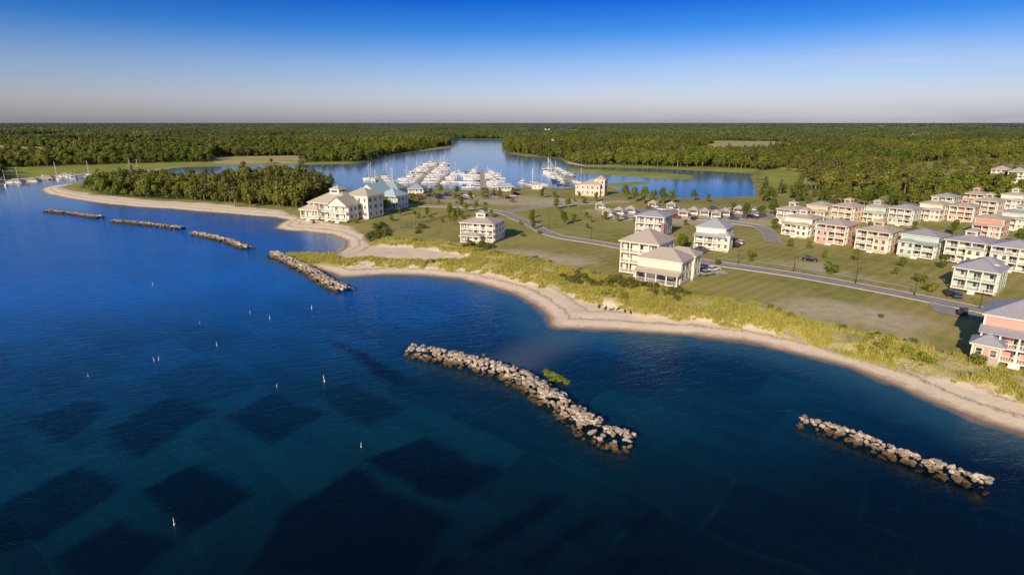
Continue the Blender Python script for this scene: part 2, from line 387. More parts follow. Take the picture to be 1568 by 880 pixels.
M_FAR=leafmat('hazed_distant_canopy',(.115,.18,.055),(.26,.28,.08),(.16,.18,.08))  # slight aerial haze mixed into the leaf colour, no volume
M_HORI=leafmat('hazed_horizon_canopy',(.14,.18,.15),(.20,.24,.18),(.14,.17,.17))  # stronger haze painted in: paler, bluer leaves along the skyline
M_SHRUB=leafmat('shrub_foliage',(.23,.30,.035),(.39,.38,.07),(.27,.30,.06))
M_BLADE=leafmat('dune_grass_blades',(.48,.50,.07),(.74,.64,.22),(.60,.54,.13),.3,.3)
def leaves(rng,blobs,n,size,updown=.0,jit=.36):
    bl=np.array(blobs);w=(bl[:,3]*bl[:,4]);k=rng.choice(len(bl),n,p=w/w.sum())
    d=rng.normal(size=(n,3));d[:,2]+=updown;d/=np.linalg.norm(d,axis=1,keepdims=True)
    r=rng.uniform(.72,1.08,(n,1));c=bl[k,:3]+d*bl[k,3:6]*r
    nn=d+rng.normal(size=(n,3))*jit;nn/=np.linalg.norm(nn,axis=1,keepdims=True)
    t=np.cross(nn,rng.normal(size=(n,3)));t/=np.linalg.norm(t,axis=1,keepdims=True);bt=np.cross(nn,t)
    s=size*rng.uniform(.6,1.35,(n,1));s2=s*rng.uniform(.5,1,(n,1))
    v=np.stack([c-t*s,c-bt*s2,c+t*s,c+bt*s2],1).reshape(-1,3)
    return v,np.arange(n*4).reshape(-1,4)
def limbs(b,rng,h,base,r,blobs,n=6):
    b.cyl('trunk',(0,0,-.3),(0,0,h*.45),r,r*.7,7);b.cyl('trunk',(0,0,h*.45),(rng.normal()*.2,rng.normal()*.2,h*.85),r*.7,r*.2,6)
    for i in range(min(n,len(blobs))):
        q=blobs[i];z=base*(.8+.5*rng.random());b.cyl('trunk',(0,0,z),(q[0]*.85,q[1]*.85,q[2]),r*.4,r*.1,5)
def tree_mesh(name,seed,h,cr,nl,size,kind='broad',m=None):
    rng=np.random.default_rng(seed);bl=[]
    if kind=='broad':
        nb=rng.integers(10,15);base=h*.1
        for i in range(nb):
            a=rng.uniform(0,6.28);t=rng.random()**.9;rr=cr*(.72*math.sqrt(rng.random()))*(1-.5*t)
            s=cr*rng.uniform(.34,.52);bl.append((rr*math.cos(a),rr*math.sin(a),base+s*.6+t*(h-base-1.5*s),s,s,s*.85))
    elif kind=='pine':
        base=h*.42
        for i in range(12):
            t=i/11;a=rng.uniform(0,6.28);rr=cr*.6*(1-t*.7)*rng.random()
            s=cr*(.6-.3*t)*rng.uniform(.8,1.2);bl.append((rr*math.cos(a),rr*math.sin(a),base+t*(h-base-s*.4),s,s,s*.5))
    else:
        base=h*.1
        for i in range(8):
            a=rng.uniform(0,6.28);rr=cr*.6*rng.random();s=cr*rng.uniform(.35,.55);bl.append((rr*math.cos(a),rr*math.sin(a),h*rng.uniform(.22,.68),s,s,h*.28))
    v,f=leaves(rng,bl,nl,size,.25)
    b=B();limbs(b,rng,h if kind!='bush' else h*.6,base,(.028 if kind=='pine' else .03)*h if kind!='bush' else .08,bl)
    tv,tf=b.d['trunk']
    me=bpy.data.meshes.new(name);o=len(tv)
    me.from_pydata(list(tv)+[tuple(x) for x in v],[],list(tf)+[tuple(int(i)+o for i in q) for q in f])
    me.materials.append(M_BARK);me.materials.append(m or M_LEAF)
    me.polygons.foreach_set('material_index',[0]*len(tf)+[1]*len(f));me.update();return me
def patch_mesh(name,seed,w,n,nl,hh,cs,size,m):
    rng=np.random.default_rng(seed);vs=[];fs=[];o=0
    for i in range(n):
        x,y=rng.uniform(-w/2,w/2,2);h=hh*rng.uniform(.65,1.25);r=cs*rng.uniform(.7,1.3)
        bl=[(x,y,h-r*.9,r,r,r*.9),(x+rng.normal()*r*.5,y+rng.normal()*r*.5,h-r*1.4,r*1.1,r*1.1,r),(x,y,h*.35,r*.8,r*.8,h*.35)]
        v,f=leaves(rng,bl,nl,size,.6,.35);vs.append(v);fs.append(f+o);o+=len(v)
    return npmesh(name,np.concatenate(vs),np.concatenate(fs),[m])
def scatter(name,groups):
    e=bpy.data.objects.new(name,None);scene.collection.objects.link(e)
    for i,(me,A_) in enumerate(groups):
        if len(A_)==0: continue
        A_=np.asarray(A_);n=len(A_);th=RNG.uniform(0,6.283,n);s=A_[:,3]*.7071
        vs=[]
        for k in range(4):
            t=th+k*math.pi/2;vs.append(np.stack([A_[:,0]+np.cos(t)*s,A_[:,1]+np.sin(t)*s,A_[:,2]],-1))
        v=np.stack(vs,1).reshape(-1,3)
        im=npmesh('stand_points',v,np.arange(4*n).reshape(-1,4),[])
        o=bpy.data.objects.new('stand_%d'%(i+1),im);scene.collection.objects.link(o);o.parent=e
        o.instance_type='FACES';o.use_instance_faces_scale=True;o.instance_faces_scale=1
        o.show_instancer_for_render=False;o.show_instancer_for_viewport=False
        c=bpy.data.objects.new(me.name,me);scene.collection.objects.link(c);c.parent=o
def split(meshes,A_,probs=None):
    k=RNG.choice(len(meshes),len(A_),p=probs);return [(m,A_[k==i]) for i,m in enumerate(meshes)]
T=[tree_mesh('broadleaf_a',1,13,5.9,760,.64),tree_mesh('broadleaf_b',2,11,5.6,720,.62),tree_mesh('broadleaf_c',3,15,6.2,820,.66),
   tree_mesh('pine_a',4,16,4.0,460,.52,'pine',M_PINE),tree_mesh('pine_b',5,18,4.4,500,.52,'pine',M_PINE),tree_mesh('understorey',6,6.5,4.6,420,.55,'bush')]
def jgrid(x0,x1,y0,y1,s,j=.45):
    a,b=np.meshgrid(np.arange(x0,x1,s),np.arange(y0,y1,s));a=a.ravel();b=b.ravel()
    return a+RNG.uniform(-j,j,a.size)*s,b+RNG.uniform(-j,j,a.size)*s
def infr(x,y,m=70): return (np.abs(x)<y*.92+m)
def build_forest():
    x,y=jgrid(-380,-60,180,460,4.8);d=sdf(x,y,PEN);k=(d>1)&(RNG.random(x.size)<.85);x,y,d=x[k],y[k],d[k]
    z=height(x,y);sc=np.where(d<6,RNG.uniform(.35,.65,x.size),RNG.uniform(.5,.9,x.size))*np.where(x>-190,1.15,.85)*(.75+.5*vn(x,y,25,31))
    scatter('peninsula_woodland',split(T,np.stack([x,y,z,sc],-1),[.26,.27,.16,.03,.04,.24]))
    x,y=jgrid(-1500,1500,330,1400,7.4);k=infr(x,y);x,y=x[k],y[k]
    M=masks(x,y);pr=M[5]*(sdf(x,y,PEN)<0);k=(pr>.5)&(M[0]>5)&(RNG.random(x.size)<.92)&(vn(x,y,60,41)>.06);x,y=x[k],y[k];M=[q[k] for q in M]
    z=height(x,y,M)
    sc=RNG.uniform(.55,1.1,x.size)*(.64+.65*vn(x,y,90,3))
    right=(x>20)&(vn(x,y,150,7)>.40)
    sc=np.where(right&(y<800)&(x<260),sc*1.15,sc)
    A_=np.stack([x,y,z,sc],-1)
    g=split(T,A_[~right],[.31,.30,.22,.025,.025,.12])+split(T,A_[right],[.22,.22,.15,.14,.11,.16])
    scatter('forest',g)
    x,y=jgrid(60,900,250,800,12);k=infr(x,y);x,y=x[k],y[k];M=masks(x,y)
    o=np.zeros(x.size)
    for q in OPEN: o=np.maximum(o,sdf(x,y,q)>0)
    o=o.astype(bool)
    k=o&(y>330)&(M[0]>4)&(vn(x,y,40,4)>.45)&(RNG.random(x.size)<.7);x,y=x[k],y[k]
    scatter('parkland_trees',split(T,np.stack([x,y,height(x,y),RNG.uniform(.4,.8,x.size)],-1),[.27,.27,.15,.08,.03,.2]))
    PM=[patch_mesh('canopy_a',11,40,24,54,12,4.6,1.2,M_FAR),patch_mesh('canopy_b',12,40,22,54,13.5,5.0,1.2,M_FAR),patch_mesh('canopy_c',13,40,24,54,11,4.4,1.15,M_FAR)]
    x,y=jgrid(-5200,5200,1400,5000,33);k=infr(x,y,150);x,y=x[k],y[k];M=masks(x,y)
    k=(M[5]>.5)&(M[0]>14)&(vn(x,y,420,9)>.15);x,y=x[k],y[k]
    sc=RNG.uniform(.75,1.15,x.size)*(.55+.95*vn(x,y,350,10))
    scatter('distant_forest',split(PM,np.stack([x,y,np.full(x.size,1.9),sc],-1)))
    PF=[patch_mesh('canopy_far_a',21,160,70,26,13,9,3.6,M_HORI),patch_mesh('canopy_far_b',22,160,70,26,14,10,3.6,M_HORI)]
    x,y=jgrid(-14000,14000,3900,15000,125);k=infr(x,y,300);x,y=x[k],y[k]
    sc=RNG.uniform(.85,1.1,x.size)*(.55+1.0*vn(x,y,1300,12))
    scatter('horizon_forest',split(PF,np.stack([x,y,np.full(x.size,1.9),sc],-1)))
build_forest()
def tuft(name,seed,n,h,spread,w):
    rng=np.random.default_rng(seed);vs=[];fs=[]
    for i in range(n):
        a=rng.uniform(0,6.28);r=spread*math.sqrt(rng.random());x,y=r*math.cos(a),r*math.sin(a)
        l=h*rng.uniform(.5,1.1);lean=l*rng.uniform(.15,.6);b_=rng.uniform(0,6.28);dx,dy=math.cos(b_)*lean,math.sin(b_)*lean
        px,py=-math.sin(b_)*w,math.cos(b_)*w;o=len(vs)
        vs+=[(x-px,y-py,-.05),(x+px,y+py,-.05),(x+dx*.4+px*.8,y+dy*.4+py*.8,l*.65),(x+dx*.4-px*.8,y+dy*.4-py*.8,l*.65),(x+dx+px*.15,y+dy+py*.15,l),(x+dx-px*.15,y+dy-py*.15,l)]
        fs+=[(o,o+1,o+2,o+3),(o+3,o+2,o+4,o+5)]
    me=bpy.data.meshes.new(name);me.from_pydata(vs,[],fs);me.materials.append(M_BLADE);me.update();return me
TU=[tuft('grass_tuft_a',31,60,.85,.7,.035),tuft('grass_tuft_b',32,48,.7,.6,.035),tuft('grass_tuft_c',33,70,1.0,.85,.035)]
x,y=jgrid(-90,190,20,300,.95);d=sdf(x,y,DUNE)+(vn(x,y,3,21)-.5)*4;k=(d>-.3)&(land(x,y)>4)&(vn(x,y,4.5,22)>.34);x,y=x[k],y[k]
scatter('dune_grass',split(TU,np.stack([x,y,height(x,y),RNG.uniform(.6,1.15,x.size)],-1)))
BU=[tree_mesh('shrub_a',41,1.6,1.3,260,.17,'bush',M_SHRUB),tree_mesh('shrub_b',42,1.9,1.7,320,.18,'bush',M_SHRUB)]
DBU=[tree_mesh('dark_shrub',43,2.2,1.9,380,.2,'bush',M_PINE)]
x,y=jgrid(-90,190,20,300,2.3);d=sdf(x,y,DUNE);bb=vn(x,y,12,23)
SHR=[PL(l,2) for l in [[(860,425),(905,420),(945,428),(1000,442),(1060,452),(1040,462),(960,448),(890,440)],[(560,372),(575,345),(590,340),(600,365)],[(640,345),(655,350),(640,358)],[(720,372),(760,376),(745,384),(705,380)]]]
dd=np.full(x.size,-99.)
for q in SHR: dd=np.maximum(dd,sdf(x,y,q))
k=(d>3)&(bb>.68)&(land(x,y)>6);k2=(dd>-.5)&(bb>.15)&(land(x,y)>6)
scatter('dune_shrubs',split(BU,np.stack([x[k],y[k],height(x[k],y[k])-.1,RNG.uniform(.4,.85,k.sum())],-1)))
scatter('shrub_thicket',split(DBU,np.stack([x[k2],y[k2],height(x[k2],y[k2])-.1,RNG.uniform(.5,.95,k2.sum())],-1)))
# dark shrubs lining the landward foot of the dune
x,y=jgrid(-90,190,20,300,1.9);d=sdf(x,y,DUNE);k=(d>-1.0)&(d<1.5)&(sdf(x,y,V)>9)&(vn(x,y,9,61)>.42);x,y=x[k],y[k]
scatter('dune_edge_shrubs',split(DBU+[BU[1]],np.stack([x,y,height(x,y)-.1,RNG.uniform(.35,.7,x.size)],-1)))
x,y=jgrid(-100,-30,180,240,1.1);TB=PL([(430,392),(450,388),(500,390),(520,398),(490,403),(455,399)],.5);k=sdf(x,y,TB)>-.3;x,y=x[k],y[k]
scatter('tombolo_grass',split(TU,np.stack([x,y,np.maximum(height(x,y),0),RNG.uniform(.8,1.3,x.size)],-1)))
# ---------------------------------------------------------------- rock breakwaters
def rockmat():
    m,nt,b=mat('riprap_rock');g=N(nt,'ShaderNodeNewGeometry');p=g.outputs['Position']
    s=N(nt,'ShaderNodeSeparateXYZ');nt.links.new(p,s.inputs[0])
    n=noise(nt,p,1.6,6,.7)
    c=mixc(nt,g.outputs['Random Per Island'],(.27,.22,.17),(.70,.60,.49))
    c=mixc(nt,mr(nt,n,.4,.7,0,.6),c,(.20,.155,.11))
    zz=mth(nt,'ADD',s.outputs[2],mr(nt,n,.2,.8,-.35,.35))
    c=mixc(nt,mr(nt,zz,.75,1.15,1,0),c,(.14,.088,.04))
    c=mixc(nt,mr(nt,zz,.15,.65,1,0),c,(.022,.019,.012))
    nt.links.new(c,b.inputs['Base Color']);b.inputs['Roughness'].default_value=.9
    bump(nt,b,noise(nt,p,5,4,.7),.5,.12);return m
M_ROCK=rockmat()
import bmesh
ROCKS=[]
for i in range(16):
    bm=bmesh.new();rg=random.Random(100+i)
    for k in range(17):
        v=Vector((rg.gauss(0,1),rg.gauss(0,1),rg.gauss(0,1))).normalized()
        v=Vector([max(-.68,min(.68,c)) for c in v])*rg.uniform(.85,1.05);bm.verts.new(v)
    r=bmesh.ops.convex_hull(bm,input=bm.verts);bmesh.ops.delete(bm,geom=[g for g in r['geom_interior'] if isinstance(g,bmesh.types.BMVert)],context='VERTS')
    bm.verts.index_update();ROCKS.append((np.array([v.co[:] for v in bm.verts]),[tuple(v.index for v in f.verts) for f in bm.faces]));bm.free()
def breakwater(pts,W,H,size,name='rock_breakwater'):
    pts=[np.array(p) for p in pts];vs=[];fs=[];o=0
    for a,b in zip(pts[:-1],pts[1:]):
        Ls=np.linalg.norm(b-a);t=(b-a)/Ls;nn=np.array([-t[1],t[0]])
        cnt=int(Ls*W/(size*size)*2.3)
        for i in range(cnt):
            s=random.uniform(-.3,Ls+.3);q=random.uniform(-1,1)
            wv=1+.12*math.sin(s*.9+a[0])+random.gauss(0,.05)
            prof=1-abs(q)**1.8
            zc=H*prof*random.uniform(.75,1.0)-.12-size*.2
            c=a+t*s+nn*q*W*.5*wv
            rv,rf=random.choice(ROCKS);sc=size*random.uniform(.36,.80)*np.array([random.uniform(.9,1.5),random.uniform(.7,1.1),random.uniform(.5,.8)])
            v=rv*sc;A=random.uniform(0,6.28);Bt=random.gauss(0,.35)
            ca,sa,cb,sb=math.cos(A),math.sin(A),math.cos(Bt),math.sin(Bt)
            R=np.array([[ca,-sa,0],[sa,ca,0],[0,0,1]])@np.array([[1,0,0],[0,cb,-sb],[0,sb,cb]])
            v=v@R.T+np.array([c[0],c[1],zc]);vs+=v.tolist();fs+=[tuple(k+o for k in f) for f in rf];o+=len(v)
    me=bpy.data.meshes.new(name);me.from_pydata(vs,[],fs);me.materials.append(M_ROCK);me.update();put(name,me,0,0,0)
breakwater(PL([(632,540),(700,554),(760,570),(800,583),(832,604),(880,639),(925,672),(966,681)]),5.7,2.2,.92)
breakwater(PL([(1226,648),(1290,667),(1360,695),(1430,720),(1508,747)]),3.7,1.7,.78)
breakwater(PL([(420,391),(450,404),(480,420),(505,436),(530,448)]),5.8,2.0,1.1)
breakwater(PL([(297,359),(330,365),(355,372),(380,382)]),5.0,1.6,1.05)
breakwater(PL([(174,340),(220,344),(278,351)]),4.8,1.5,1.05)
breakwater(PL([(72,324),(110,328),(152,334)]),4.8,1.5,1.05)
for u,v,a,s in [(848,578,0,1.1),(838,574,1,.9),(858,582,2,1.0),(866,586,1,.7),(850,583,3,.8)]:
    x,y=P(u,v);put('shrub',BU[a%2],x,y,-.15,a,(s,s,s*.62))
x,y=P(741,549);put('shrub',BU[0],x,y,.5,1,.4)
# ---------------------------------------------------------------- roads
def smooth(pts,n=6):
    out=[]
    for i in range(len(pts)-1):
        p0=pts[max(i-1,0)];p1=pts[i];p2=pts[i+1];p3=pts[min(i+2,len(pts)-1)]
        for k in range(n):
            t=k/n;out.append(tuple(.5*((2*p1[j])+(-p0[j]+p2[j])*t+(2*p0[j]-5*p1[j]+4*p2[j]-p3[j])*t*t+(-p0[j]+3*p1[j]-3*p2[j]+p3[j])*t**3) for j in(0,1)))
    out.append(pts[-1]);return out
def ribbon(name,pts,w,m,dz,off=0,thick=0,sl=3):
    pts=[np.array(p) for p in smooth(pts)];rows=[]
    for i,p in enumerate(pts):
        t=pts[min(i+1,len(pts)-1)]-pts[max(i-1,0)];t=t/np.linalg.norm(t);n=np.array([-t[1],t[0]])
        rows.append([p+n*(off+w*(k/(sl-1)-.5)) for k in range(sl)])
    R=np.array(rows);fx=R.reshape(-1,2);z=height(fx[:,0],fx[:,1])+dz
    v=np.concatenate([fx,z[:,None]],1);n=len(pts);ix=np.arange(n*sl).reshape(n,sl)
    f=np.stack([ix[:-1,:-1],ix[1:,:-1],ix[1:,1:],ix[:-1,1:]],-1).reshape(-1,4)[:,::-1]
    if thick:
        v2=v.copy();v2[:,2]-=thick;o=len(v);v=np.concatenate([v,v2])
        e=[]
        for i in range(n-1):
            e.append((ix[i,0],ix[i+1,0],ix[i+1,0]+o,ix[i,0]+o));e.append((ix[i+1,-1],ix[i,-1],ix[i,-1]+o,ix[i+1,-1]+o))
        f=np.concatenate([f,np.array(e)])
    return put(name,npmesh(name,v,f,[m]),0,0,0)
def road(pts,w,name='road'):
    pts=PL(pts,2);ribbon(name,pts,w,M_ASPH,.10)
    ribbon('kerb',pts,.3,M_KERB,.2,w/2+.15,.3,2);ribbon('kerb',pts,.3,M_KERB,.2,-w/2-.15,.3,2)
road([(1030,392),(1085,402),(1150,411),(1230,423),(1310,437),(1400,454),(1480,470),(1568,487),(1700,512)],5.6)
road([(790,334),(815,344),(832,354),(860,363),(905,370),(950,378),(1000,388),(1030,392)],5.2)
road([(600,312),(660,316),(720,318),(770,326),(790,334)],5)
road([(770,326),(830,316),(900,311),(960,308)],5)
road([(930,332),(1000,330),(1080,336),(1130,342),(1170,350),(1185,372)],5)
road([(1300,320),(1400,348),(1480,372),(1568,392)],5)
ribbon('parking_lot',PL([(935,322),(1010,326),(1110,328),(1180,330)],2),24,M_ASPH,.07,sl=12)
ribbon('parking_lot',PL([(620,300),(700,304),(790,302)],2),12,M_ASPH,.08,sl=8)
ribbon('driveway',PL([(1440,462),(1452,478),(1500,482)],2),5,M_ASPH,.13,sl=6)
ribbon('driveway',PL([(1060,404),(1085,412),(1098,420)],2),7,M_CONC,.13,sl=6)
ribbon('sidewalk',PL([(1100,395),(1180,404),(1300,424),(1400,442)],2),1.4,M_CONC,.12,sl=2)
# ---------------------------------------------------------------- houses
def windows(b,x,y,w,d,z,fh,st,skip_front=False):
    for k in range(st):
        zz=z+k*fh+.85
        for side in range(4):
            if side==0 and skip_front: continue
            span=w if side in(0,2) else d;n=max(2,int(span/3.0))
            for i in range(n):
                c=(i+.5)/n*span-span/2;ww,hh=.95,min(1.4,fh-1.25)
                if (i+k+side)%4==3: ww=1.5
                for part,ex,pr in(('window_frames',.18,.05),('window_glass',0,.08)):
                    aw=ww+ex*2;ah=hh+ex*2;zb=zz-ex
                    if side==0:b.box(part,x+c,y-d/2-pr/2+.01,zb,aw,pr+.02,ah)
                    elif side==2:b.box(part,x+c,y+d/2+pr/2-.01,zb,aw,pr+.02,ah)
                    elif side==1:b.box(part,x+w/2+pr/2-.01,y+c,zb,pr+.02,aw,ah)
                    else:b.box(part,x-w/2-pr/2+.01,y+c,zb,pr+.02,aw,ah)
                    if part=='window_glass':
                        if side==0:b.box('window_frames',x+c,y-d/2-.1,zb+hh*.48,aw,.03,.07)
                        elif side==1:b.box('window_frames',x+w/2+.1,y+c,zb+hh*.48,.03,aw,.07)
def rail(b,x0,x1,y,z,axis='x'):
    L_=abs(x1-x0);c=(x0+x1)/2
    n=int(L_/.4)
    if axis=='x':
        b.box('railings',c,y,z+.95,L_,.1,.1);b.box('railings',c,y,z+.12,L_,.06,.06)
        for i in range(n): b.box('railings',min(x0,x1)+(i+.5)*L_/n,y,z+.18,.08,.05,.77)
    else:
        b.box('railings',y,c,z+.95,.1,L_,.1);b.box('railings',y,c,z+.12,.06,L_,.06)
        for i in range(n): b.box('railings',y,min(x0,x1)+(i+.5)*L_/n,z+.18,.05,.08,.77)
def block(b,x,y,w,d,st,fh=3.0,base=.7,porch=0,plev=None,roof='hip',pitch=.5,cup=False,screen=False,chim=False):
    H=base+st*fh
    b.box('foundation',x,y,-1.2,w-.1,d-.1,1.2+base)
    b.box('walls',x,y,base,w,d,st*fh)
    for k in range(1,st): b.box('trim',x,y,base+k*fh-.12,w+.1,d+.1,.24)
    for sx in(-1,1):
        for sy in(-1,1): b.box('trim',x+sx*(w/2-.08),y+sy*(d/2-.08),base,.28,.28,st*fh-.02)
    windows(b,x,y,w,d,base,fh,st,skip_front=porch>0)
    plev=st if plev is None else plev
    if porch:
        yf=y-d/2-porch
        for k in range(plev):
            z=base+k*fh
            b.box('porch_floors',x,y-d/2-porch/2-.02,z-.22,w+.06,porch,.2)
            b.box('trim',x,yf-.03,z-.28,w+.1,.08,.3)
            n=max(3,int(w/2.8))
            for i in range(n+1):
                xx=x-w/2+.14+(w-.28)*i/n;b.box('columns',xx,yf+.16,z-.02,.3,.3,fh-.2)
            rail(b,x-w/2+.2,x+w/2-.2,yf+.16,z)
            for sx in(-1,1): rail(b,yf+.3,y-d/2-.1,x+sx*(w/2-.14),z,'y')
            m=max(2,int(w/3.2))
            for i in range(m):
                c=x-w/2+(i+.5)*w/m
                if i%2==k%2:
                    b.box('doors',c,y-d/2-.03,z,1.5,.08,2.05);b.box('window_frames',c,y-d/2-.025,z,1.85,.06,2.22);b.box('window_frames',c,y-d/2-.05,z,.1,.08,2.03)
                else:
                    b.box('window_frames',c,y-d/2-.025,z+.6,1.3,.06,1.6);b.box('window_glass',c,y-d/2-.04,z+.75,.98,.08,1.3)
            if screen: b.box('window_glass',x,yf+.16,z+.1,w-.6,.03,fh-.5)
        if plev<st:
            zz=base+plev*fh-.2
            b.add('roof',[(x-w/2-.4,yf-.4,zz),(x+w/2+.4,yf-.4,zz),(x+w/2+.4,y-d/2,zz+.9),(x-w/2-.4,y-d/2,zz+.9),(x-w/2-.4,yf-.4,zz-.15),(x+w/2+.4,yf-.4,zz-.15),(x+w/2+.4,y-d/2,zz-.15),(x-w/2-.4,y-d/2,zz-.15)],[(0,1,2,3),(7,6,5,4),(0,4,5,1),(1,5,6,2),(3,7,4,0)])
        for i in range(4): b.box('steps',x,yf-.2-.3*i,-.6,1.8,.3,.6+base-.17*(i+1))
    pd=porch if plev>=st else 0
    cy=y-pd/2;dd=d+pd
    b.box('trim',x,cy,H-.02,w+1.0,dd+1.0,.3)
    if roof=='hip': rh=b.hip('roof',x,cy,H+.282,w,dd,.62,pitch)
    else: rh=b.gable('roof','walls',x,cy,H+.282,w,dd,.62,pitch)
    if cup:
        z=H+rh*.62;cw=min(w,dd)*.3
        b.box('walls',x,cy,z,cw,cw,1.7+rh*.2);zt=z+1.7+rh*.2
        for sx,sy in((0,-1),(1,0),(-1,0),(0,1)):
            if sx==0:b.box('window_glass',x,cy+sy*(cw/2+.02),zt-1.2,cw*.7,.06,.8)
            else:b.box('window_glass',x+sx*(cw/2+.02),cy,zt-1.2,.06,cw*.7,.8)
        b.box('trim',x,cy,zt-.01,cw+.7,cw+.7,.16);b.hip('roof',x,cy,zt+.152,cw,cw,.4,.55)
    if chim:
        b.box('chimney',x+w*.28,y+d*.2,H-.5,.9,.8,rh+1.6);b.box('chimney',x+w*.28,y+d*.2,H+rh+1.1,1.1,1.0,.2)
M_BRICK=simple('brick',(.36,.22,.17),.9,.3,4)
def house(name,u,v,rot,blocks,wall,roofc,z=2.0,sc=1):
    b=B()
    for k in blocks: block(b,**k)
    x,y=P(u,v,z)
    md={p:M_TRIM for p in('trim','window_frames','railings','columns','steps')}
    md.update(foundation=M_CONC,porch_floors=M_DECK,walls=wallmat(wall),roof=roofmat(roofc),window_glass=M_GLASS,doors=M_GLASS,chimney=M_BRICK)
    return b.assembly(name,md,(x,y,hz(x,y)),math.radians(rot),sc if isinstance(sc,tuple) else (sc,sc,sc))
WH=(.88,.82,.71);CR=(.86,.77,.60);CO=(.78,.34,.24);OR=(.80,.54,.32);TE=(.48,.66,.56);GR=(.60,.66,.52);BL=(.55,.60,.64);PK=(.78,.38,.32);TAN=(.74,.60,.43)
R1=(.40,.39,.44);R2=(.52,.45,.38);R3=(.44,.45,.50);R4=(.34,.46,.48)
house('beach_house',741,366,-20,[dict(x=0,y=0,w=14,d=10,st=3,fh=2.5,porch=2.4,cup=True,pitch=.35),dict(x=-1.5,y=-7.2,w=8,d=3.6,st=1,fh=2.5,porch=1.8,pitch=.35)],WH,R2,sc=(.94,.94,.86))
house('beach_house',1002,423,-36,[dict(x=-4.5,y=5,w=12,d=10,st=3,fh=2.9,porch=2.2,chim=True,pitch=.5),dict(x=4.2,y=-2.5,w=12.5,d=9,st=2,fh=2.9,porch=2.4,plev=1,pitch=.5,screen=True),dict(x=6.5,y=4.6,w=9,d=5.5,st=2,pitch=.5)],CR,R2,sc=(.97,.97,1.03))
house('beach_house',1001,360,-30,[dict(x=0,y=0,w=11,d=10,st=3,fh=2.7,porch=1.8,pitch=.3)],BL,R3,sc=(1,1,.93))
house('beach_house',1092,379,-34,[dict(x=0,y=0,w=11,d=11,st=3,porch=2.2,pitch=.5,plev=2,fh=2.6),dict(x=5,y=-4,w=5,d=5,st=2,pitch=.6,fh=2.6)],WH,R3,sc=.9)
house('beach_house',1556,541,-42,[dict(x=0,y=0,w=12,d=11,st=3,porch=2.6,pitch=.5,plev=2,fh=2.8),dict(x=-4.5,y=-8.5,w=4.5,d=4.5,st=1,fh=2.9,pitch=.6,base=1.1),dict(x=8,y=2,w=6,d=9,st=2,pitch=.5)],PK,R1,sc=(.95,.95,.9))
house('beach_house',1497,443,-50,[dict(x=0,y=0,w=11,d=10,st=2,fh=3.1,base=1.1,porch=2.4,pitch=.45),dict(x=1,y=1,w=6,d=6,st=3,fh=2.7,pitch=.45)],TE,R1,sc=.85)
row=[(1228,360,WH,R2,52),(1280,371,CO,R2,50),(1343,382,OR,R2,50),(1410,391,TE,R1,51),(1482,400,CR,R1,52),(1552,411,WH,R3,51)]
for i,(u,v,c,r,a) in enumerate(row):
    house('row_house',u,v,-a,[dict(x=0,y=0,w=10.2,d=9.5,st=3,fh=2.6,porch=2.2,plev=2+(i%3!=0),cup=i%2==0,pitch=.36),dict(x=(-1)**i*2.6,y=-5.8,w=4.2,d=2.6,st=2,fh=2.6,pitch=.5)],c,r,sc=(1.02,.95,.84))
row2=[(1213,343,WH,R2),(1255,338,TAN,R2),(1297,340,OR,R2),(1340,340,TE,R2),(1384,343,GR,R3),(1428,336,CR,R2),(1474,338,CO,R2),(1515,362,CO,R2),(1512,330,TAN,R2),(1555,350,GR,R1),(1446,322,GR,R3),(1550,320,WH,R2),(1492,316,CO,R2)]
for i,(u,v,c,r) in enumerate(row2):
    house('row_house',u,v,-50-(i%3)*3,[dict(x=0,y=0,w=9.0,d=9.0,st=3,fh=2.6,porch=2.0,plev=3-(i%2),cup=i%3!=1,pitch=.38),dict(x=-(-1)**i*2.6,y=-5.2,w=4.0,d=2.2,st=1+i%2,fh=2.6,pitch=.5)],c,r,sc=(1,.95,.8+.03*(i%3)))
for (u,v,c,r) in [(1530,276,CR,R2),(1556,280,WH,R2),(1580,276,CR,R2)]:
    house('row_house',u,v,-40,[dict(x=0,y=0,w=13,d=11,st=3,fh=2.8,porch=2.0,pitch=.45)],c,r,sc=.9)
house('harbor_house',907,299,-25,[dict(x=0,y=0,w=12,d=10,st=2,pitch=.5),dict(x=5,y=1,w=6,d=6,st=3,pitch=.6),dict(x=-7,y=0,w=5,d=8,st=2,fh=2.6,pitch=.5)],(.80,.56,.45),R2)
house('marina_clubhouse',524,332,-24,[dict(x=0,y=0,w=20,d=13,st=2,fh=3.3,porch=3,pitch=.55,cup=True),dict(x=-9,y=-4,w=10,d=9,st=1,fh=3.4,porch=2.4,pitch=.6),dict(x=9,y=5,w=12,d=11,st=3,fh=3.1,pitch=.5),dict(x=7,y=-6,w=9,d=6,st=2,fh=3.1,porch=2,roof='gable',pitch=.7)],WH,(.56,.50,.40),sc=1.05)
house('marina_restaurant',578,319,-24,[dict(x=0,y=0,w=14,d=11,st=2,fh=3.4,porch=2.5,roof='gable',pitch=.75),dict(x=9,y=3,w=10,d=9,st=2,fh=3.2,pitch=.6,porch=2),dict(x=-6,y=7,w=10,d=9,st=3,pitch=.6,cup=True)],(.68,.80,.80),(.42,.60,.66))
house('harbor_house',602,302,-20,[dict(x=0,y=0,w=16,d=10,st=2,pitch=.6,porch=2)],(.60,.74,.78),R4,sc=.85)
house('harbor_house',640,295,-10,[dict(x=0,y=0,w=12,d=8,st=1,pitch=.6,porch=2)],(.45,.62,.70),(.28,.42,.52),sc=.8)
house('harbor_house',776,291,-5,[dict(x=0,y=0,w=14,d=7,st=1,pitch=.5,porch=2)],(.4,.55,.58),R3,sc=.8)
